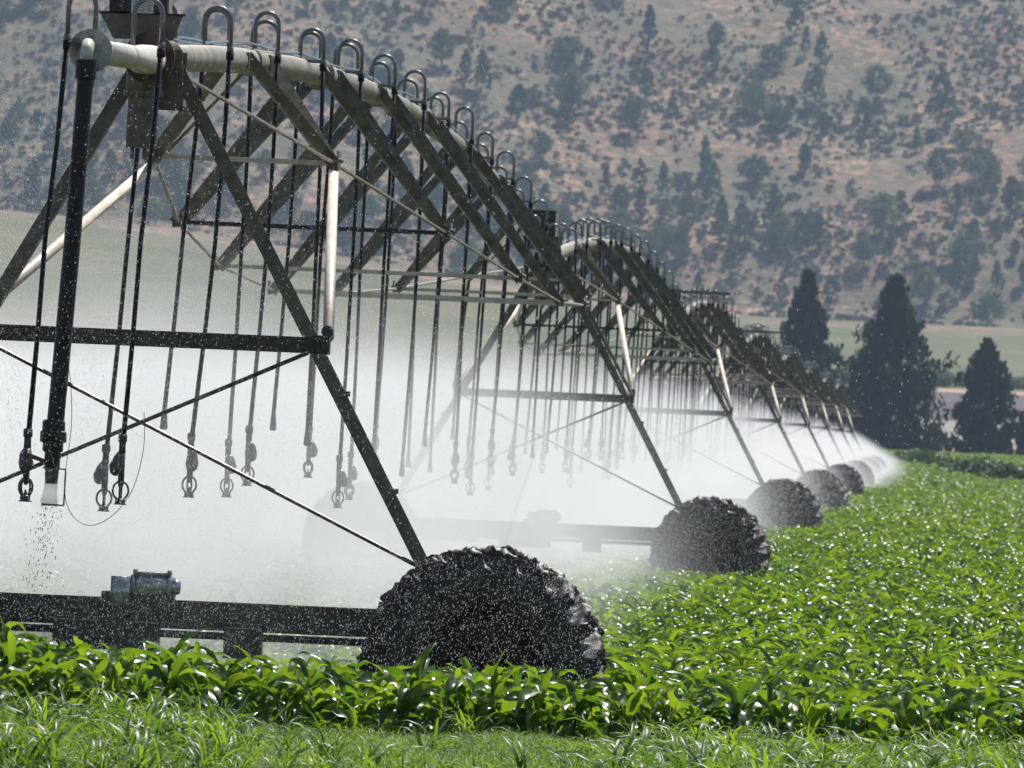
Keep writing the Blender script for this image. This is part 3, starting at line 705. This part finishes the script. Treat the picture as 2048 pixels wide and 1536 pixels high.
for i in range(26):                                              # low shrubs by the dirt track
    Y = 886 + rr.uniform(2, 34); x = rr.uniform(-18, 22)
    o = bpy.data.objects.new('shrub', BM[i % 4]); COL.objects.link(o); o.location = (x, Y, ground(x, Y)); s_ = rr.uniform(.8, 1.4); o.scale = (s_ * 1.4, s_, s_)
    tag(o, 'low dark shrub beside the dirt track beyond the ploughed field', 'shrub', 'shrubs beside the dirt track')

# hillside trees (countable), scrub between them (not)
HT = [crown_mesh(100, 'crown', 'cone', 70, 30, .20, M['pine'], 6.6, 2.0, .7), crown_mesh(101, 'crown', 'round', 70, 30, .21, M['pine'], 5.2, 2.5, 1.2),
      crown_mesh(102, 'crown', 'column', 64, 30, .20, M['pine'], 6.2, 1.8, .7), crown_mesh(103, 'crown', 'round', 70, 30, .21, M['pine'], 4.2, 2.9, .8),
      crown_mesh(104, 'crown', 'cone', 80, 30, .20, M['pine'], 7.6, 2.3, .9), crown_mesh(105, 'crown', 'column', 60, 30, .20, M['pine'], 5.2, 1.5, .5)]
HTK = ['conical bluish pine tree', 'rounded green tree', 'columnar dark pine tree', 'broad low tree', 'tall conical pine tree', 'slim young pine tree']
TM = trunk_mesh(4.5, .16, 3, 5)
spots = []
tries = 0
while len(spots) < 292 and tries < 20000:
    tries += 1
    Y = rr.uniform(1382, 1640) if rr.random() < .75 else rr.uniform(1382, 1420); x = rr.uniform(-.125 * Y, .020 * Y)
    dens = noise.noise((x * .022, Y * .020, 7.0)) + .45 * noise.noise((x * .07, Y * .06, 2.0)) + (.35 if Y < 1430 else 0) + .12
    if rr.random() > max(.05, .42 + .9 * dens): continue
    if any((x - a) ** 2 + ((Y - b) * .8) ** 2 < 11 for a, b in spots): continue
    spots.append((x, Y))
for i, (x, Y) in enumerate(spots):
    q = rr.randrange(6); e = empty('hill_tree', (x, Y, ground(x, Y) - .1)); s_ = rr.uniform(.6, 1.15)
    e.scale = (s_, s_, s_ * rr.uniform(.9, 1.1)); e.rotation_euler[2] = rr.uniform(0, 6.28)
    tag(e, HTK[q] + ' scattered among others on the dry hillside', 'tree', 'trees scattered over the hillside')
    for nm, me in (('crown', HT[q]), ('trunk', TM)):
        c = bpy.data.objects.new(nm, me); COL.objects.link(c); c.parent = e
SC = [crown_mesh(200 + i, 'scrub', 'round', 16, 16, .13, M['scrub'], .9, .9, -.1) for i in range(4)]
pts, ro, sc, ix = [], [], [], []
while len(pts) < 26000:
    Y = rr.uniform(1378, 1680); x = rr.uniform(-.14 * Y, .035 * Y)
    d = noise.noise((x * .03, Y * .03, 20)) + .5 * noise.noise((x * .12, Y * .1, 21))
    if rr.random() > (.4 + 1.0 * d) * smooth(1360, 1400, Y + 40 * d): continue
    pts.append((x, Y, ground(x, Y))); ro.append((0, 0, rr.uniform(0, 6.28))); sc.append(.25 + .7 * rr.random() ** 2); ix.append(rr.randrange(4))
scatter('hillside_scrub', pts, ro, sc, ix, SC, 'grey green scrub covering the dry hillside', 'scrub_src')

# ------------------------------------------------------------------ water: drops, mist, haze
def drops_mesh(name, P_, R_, el, label):
    n = len(P_); base = np.array([[1, 0, 0], [0, 1, 0], [-1, 0, 0], [0, -1, 0], [0, 0, 1], [0, 0, -1]], float)
    V = base[None] * R_[:, None, None]; V[:, :, 2] *= el[:, None]
    V[:, 4, 0] += R_ * el * .25                                  # they fall a little to the left
    V = V + P_[:, None, :]
    T = np.array([[0, 1, 4], [1, 2, 4], [2, 3, 4], [3, 0, 4], [1, 0, 5], [2, 1, 5], [3, 2, 5], [0, 3, 5]])
    Q = (T[None] + (np.arange(n) * 6)[:, None, None]).reshape(-1, 3)
    me = fast_mesh(name, V.reshape(-1, 3), Q, [M['drop']], tri=True, smooth_=True)
    o = bpy.data.objects.new(name, me); COL.objects.link(o); tag(o, label, None, None, 'stuff'); return o
n = 100000
yy = 40.5 + 11 * RNG.random(n); xx = -7.0 + 5.2 * RNG.beta(1.2, 2.4, n); zz = 1.2 + 3.2 * RNG.beta(1.1, 2.5, n)
n2 = 24000                                                       # thick fall in front of the end tower's wheel and beam
y2 = 43.6 + 2.4 * RNG.random(n2); x2 = -6.9 + 5.15 * RNG.random(n2) ** .85; z2 = .2 + 1.05 * RNG.random(n2)
n3 = 30000                                                       # further down the machine
kk = RNG.integers(1, 4, n3); far_ = RNG.random(n3) < .25
y3 = np.where(far_, 50 + 60 * RNG.random(n3), Y0 + L * kk - .4 - 2.0 * RNG.random(n3)); x3 = np.where(far_, X0 + 2.0 * RNG.normal(size=n3), X0 + 2.1 + .62 * RNG.normal(size=n3)); z3 = np.where(far_, 1.7 + 1.5 * RNG.beta(1.0, 1.8, n3), .15 + 1.25 * RNG.random(n3))
Pn = np.stack([np.concatenate([xx, x2, x3]), np.concatenate([yy, y2, y3]), np.concatenate([zz, z2, z3])], 1)
Rn = np.concatenate([.0009 + .0015 * RNG.random(n) ** 3, .0009 + .0008 * RNG.random(n2) ** 2, .0016 + .0010 * RNG.random(n3) + .0007 * (kk - 1)])
En = np.concatenate([1 + 1.6 * RNG.random(n), 2.0 + 2.6 * RNG.random(n2), 1 + 1.8 * RNG.random(n3)])
drops_mesh('water_drops', Pn, Rn, En, 'white water drops falling around the irrigation machine')
# jet leaving the big nozzle
ns = 420; t = RNG.random(ns) ** 1.3
jx = nz.x - .01 + RNG.normal(size=ns) * (.035 + .04 * t) - .07 * t; jz = nz.z - .20 - .62 * t ** .8
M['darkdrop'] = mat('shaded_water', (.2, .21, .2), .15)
o = drops_mesh('falling_water', np.stack([jx, nz.y + RNG.normal(size=ns) * .04, jz], 1), (.0012 + .0026 * RNG.random(ns) ** 2), 1 + 3 * RNG.random(ns), 'clumps of water dropping from the splash plate of the thick hose')
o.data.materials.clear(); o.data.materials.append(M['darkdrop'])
g = MB(); g.tube([nz + Vector((0, 0, -.08)), nz + Vector((-.004, 0, -.14)), nz + Vector((-.008, 0, -.19))], [.034, .040, .050], 14)
g.build('water_stream', M['drop']); tag(bpy.data.objects['water_stream'], 'pale water column between the nozzle and its splash plate', None, None, 'stuff')

# mist: one body of spray along the machine, its density falling off upward and sideways
def mist_mat():
    m = bpy.data.materials.new('spray_mist'); m.use_nodes = True; nt = m.node_tree; nt.nodes.remove(nt.nodes['Principled BSDF'])
    out = nt.nodes['Material Output']; g = nd(m, 'ShaderNodeNewGeometry'); sp = nd(m, 'ShaderNodeSeparateXYZ'); lk(m, g.outputs['Position'], sp.inputs[0])
    def mr(src, a, b, c, d, it='SMOOTHSTEP'):
        n = nd(m, 'ShaderNodeMapRange', interpolation_type=it); n.inputs['From Min'].default_value = a; n.inputs['From Max'].default_value = b
        n.inputs['To Min'].default_value = c; n.inputs['To Max'].default_value = d; lk(m, src, n.inputs[0]); return n.outputs[0]
    def mul(a, b):
        n = nd(m, 'ShaderNodeMath', operation='MULTIPLY'); lk(m, a, n.inputs[0]); lk(m, b, n.inputs[1]) if hasattr(b, 'node') else setattr(n.inputs[1], 'default_value', b); return n.outputs[0]
    sh_ = nd(m, 'ShaderNodeMath', operation='SUBTRACT'); lk(m, sp.outputs[0], sh_.inputs[0]); lk(m, mr(sp.outputs[1], 235, 310, 0, 1.9), sh_.inputs[1])
    fx = nd(m, 'ShaderNodeMath', operation='ADD'); lk(m, sp.outputs[0], fx.inputs[0]); fx.inputs[1].default_value = 4.57
    fm = nd(m, 'ShaderNodeMath', operation='MAXIMUM'); lk(m, fx.outputs[0], fm.inputs[0]); fm.inputs[1].default_value = 0
    fz = nd(m, 'ShaderNodeMath', operation='MULTIPLY_ADD'); lk(m, fm.outputs[0], fz.inputs[0]); fz.inputs[1].default_value = .55; lk(m, sp.outputs[2], fz.inputs[2])
    zf = mr(fz.outputs[0], MZ[0], MZ[1], 1, 0); xr_ = mr(sh_.outputs[0], -4.5, -1.9, 1, 0); yf2 = mr(sp.outputs[1], 80, 120, 1.15, 2.2); xl = mr(sp.outputs[0], -26, -14, 0, 1); yf = mr(sp.outputs[1], 44.9, 49.5, 0, 1)
    d = mul(mul(mul(zf, xr_), mul(xl, yf)), yf2); mpn = nd(m, 'ShaderNodeMapping'); mpn.inputs['Scale'].default_value = (1, .35, .45); lk(m, g.outputs['Position'], mpn.inputs[0])
    nz_ = nd(m, 'ShaderNodeTexNoise'); nz_.inputs['Scale'].default_value = .8; nz_.inputs['Detail'].default_value = 2.0; lk(m, mpn.outputs[0], nz_.inputs['Vector'])
    d = mul(mul(d, mr(nz_.outputs[0], .36, .66, .15, 2.0, 'LINEAR')), MD)
    vs = nd(m, 'ShaderNodeVolumeScatter'); vs.inputs['Color'].default_value = (.99, .99, 1, 1); vs.inputs['Anisotropy'].default_value = .35
    lk(m, d, vs.inputs['Density']); lk(m, vs.outputs[0], out.inputs['Volume'])
    m.cycles.volume_step_rate = 1.0
    return m
MZ = (1.2, 3.35); MD = .058
g = MB(); g.box((-12.8, 267.5, 1.85), (26.4, 447, 3.7))
o = g.build('spray_mist', mist_mat()); tag(o, 'white spray mist hanging under the irrigation pipe', None, None, 'stuff')

m = bpy.data.materials.new('haze'); m.use_nodes = True; nt = m.node_tree; nt.nodes.remove(nt.nodes['Principled BSDF'])
pv = nd(m, 'ShaderNodeVolumePrincipled'); pv.inputs['Density'].default_value = .00013; pv.inputs['Color'].default_value = (.60, .77, 1.0, 1); pv.inputs['Anisotropy'].default_value = .2
lk(m, pv.outputs[0], nt.nodes['Material Output'].inputs['Volume'])
g = MB(); g.box((-70, 880, 75), (780, 1900, 156)); o = g.build('haze', m); tag(o, 'thin bluish air haze over the valley', None, None, 'stuff')

# ------------------------------------------------------------------ light, sky, camera
EL, AZ = math.radians(56), math.radians(22)                      # sun behind the scene, a little to the right
W = bpy.data.worlds.new('World'); S.world = W; W.use_nodes = True
sky = W.node_tree.nodes.new('ShaderNodeTexSky'); sky.sky_type = 'NISHITA'; sky.sun_disc = False; sky.sun_elevation = EL; sky.sun_rotation = AZ
bg = W.node_tree.nodes['Background']; bg.inputs[1].default_value = .065; W.node_tree.links.new(sky.outputs[0], bg.inputs[0])
sun = bpy.data.lights.new('sun', 'SUN'); sun.energy = 4.8; sun.angle = math.radians(.5); sun.color = (1, .97, .935)
so = bpy.data.objects.new('sun', sun); COL.objects.link(so)
dirv = Vector((math.sin(AZ) * math.cos(EL), math.cos(AZ) * math.cos(EL), math.sin(EL)))
so.rotation_euler = dirv.to_track_quat('Z', 'Y').to_euler(); so.location = (10, 60, 60)

cam = bpy.data.cameras.new('camera'); co = bpy.data.objects.new('camera', cam); COL.objects.link(co); S.camera = co
cam.sensor_width = 36; cam.lens = 36 * F / 2048; cam.clip_start = .5; cam.clip_end = 4000
yc = Vector((XV - 1024, -(YV - 768), -F)).normalized(); z0 = Vector((math.sin(ROLL), math.cos(ROLL), 0))
zc = (z0 - yc * z0.dot(yc)).normalized(); xc = yc.cross(zc)
Rw = Matrix((xc, yc, zc))                                        # rows: world axes seen in the camera
co.matrix_world = Matrix.Translation((0, 0, H)) @ Rw.to_4x4()
cam.dof.use_dof = True; cam.dof.focus_distance = 46.5; cam.dof.aperture_fstop = 16

S.view_settings.view_transform = 'Standard'; S.view_settings.look = 'None'; S.view_settings.gamma = 1; S.view_settings.exposure = .4
S.render.engine = 'CYCLES'; cy = S.cycles
cy.use_denoising = True; cy.max_bounces = 8; cy.diffuse_bounces = 3; cy.glossy_bounces = 2; cy.transmission_bounces = 4; cy.transparent_max_bounces = 8
cy.volume_bounces = 6; cy.use_fast_gi = False; cy.caustics_reflective = False; cy.caustics_refractive = False
cy.volume_max_steps = 256; cy.volume_step_rate = 1.0; cy.use_adaptive_sampling = True; cy.adaptive_threshold = .03; cy.sample_clamp_indirect = 6
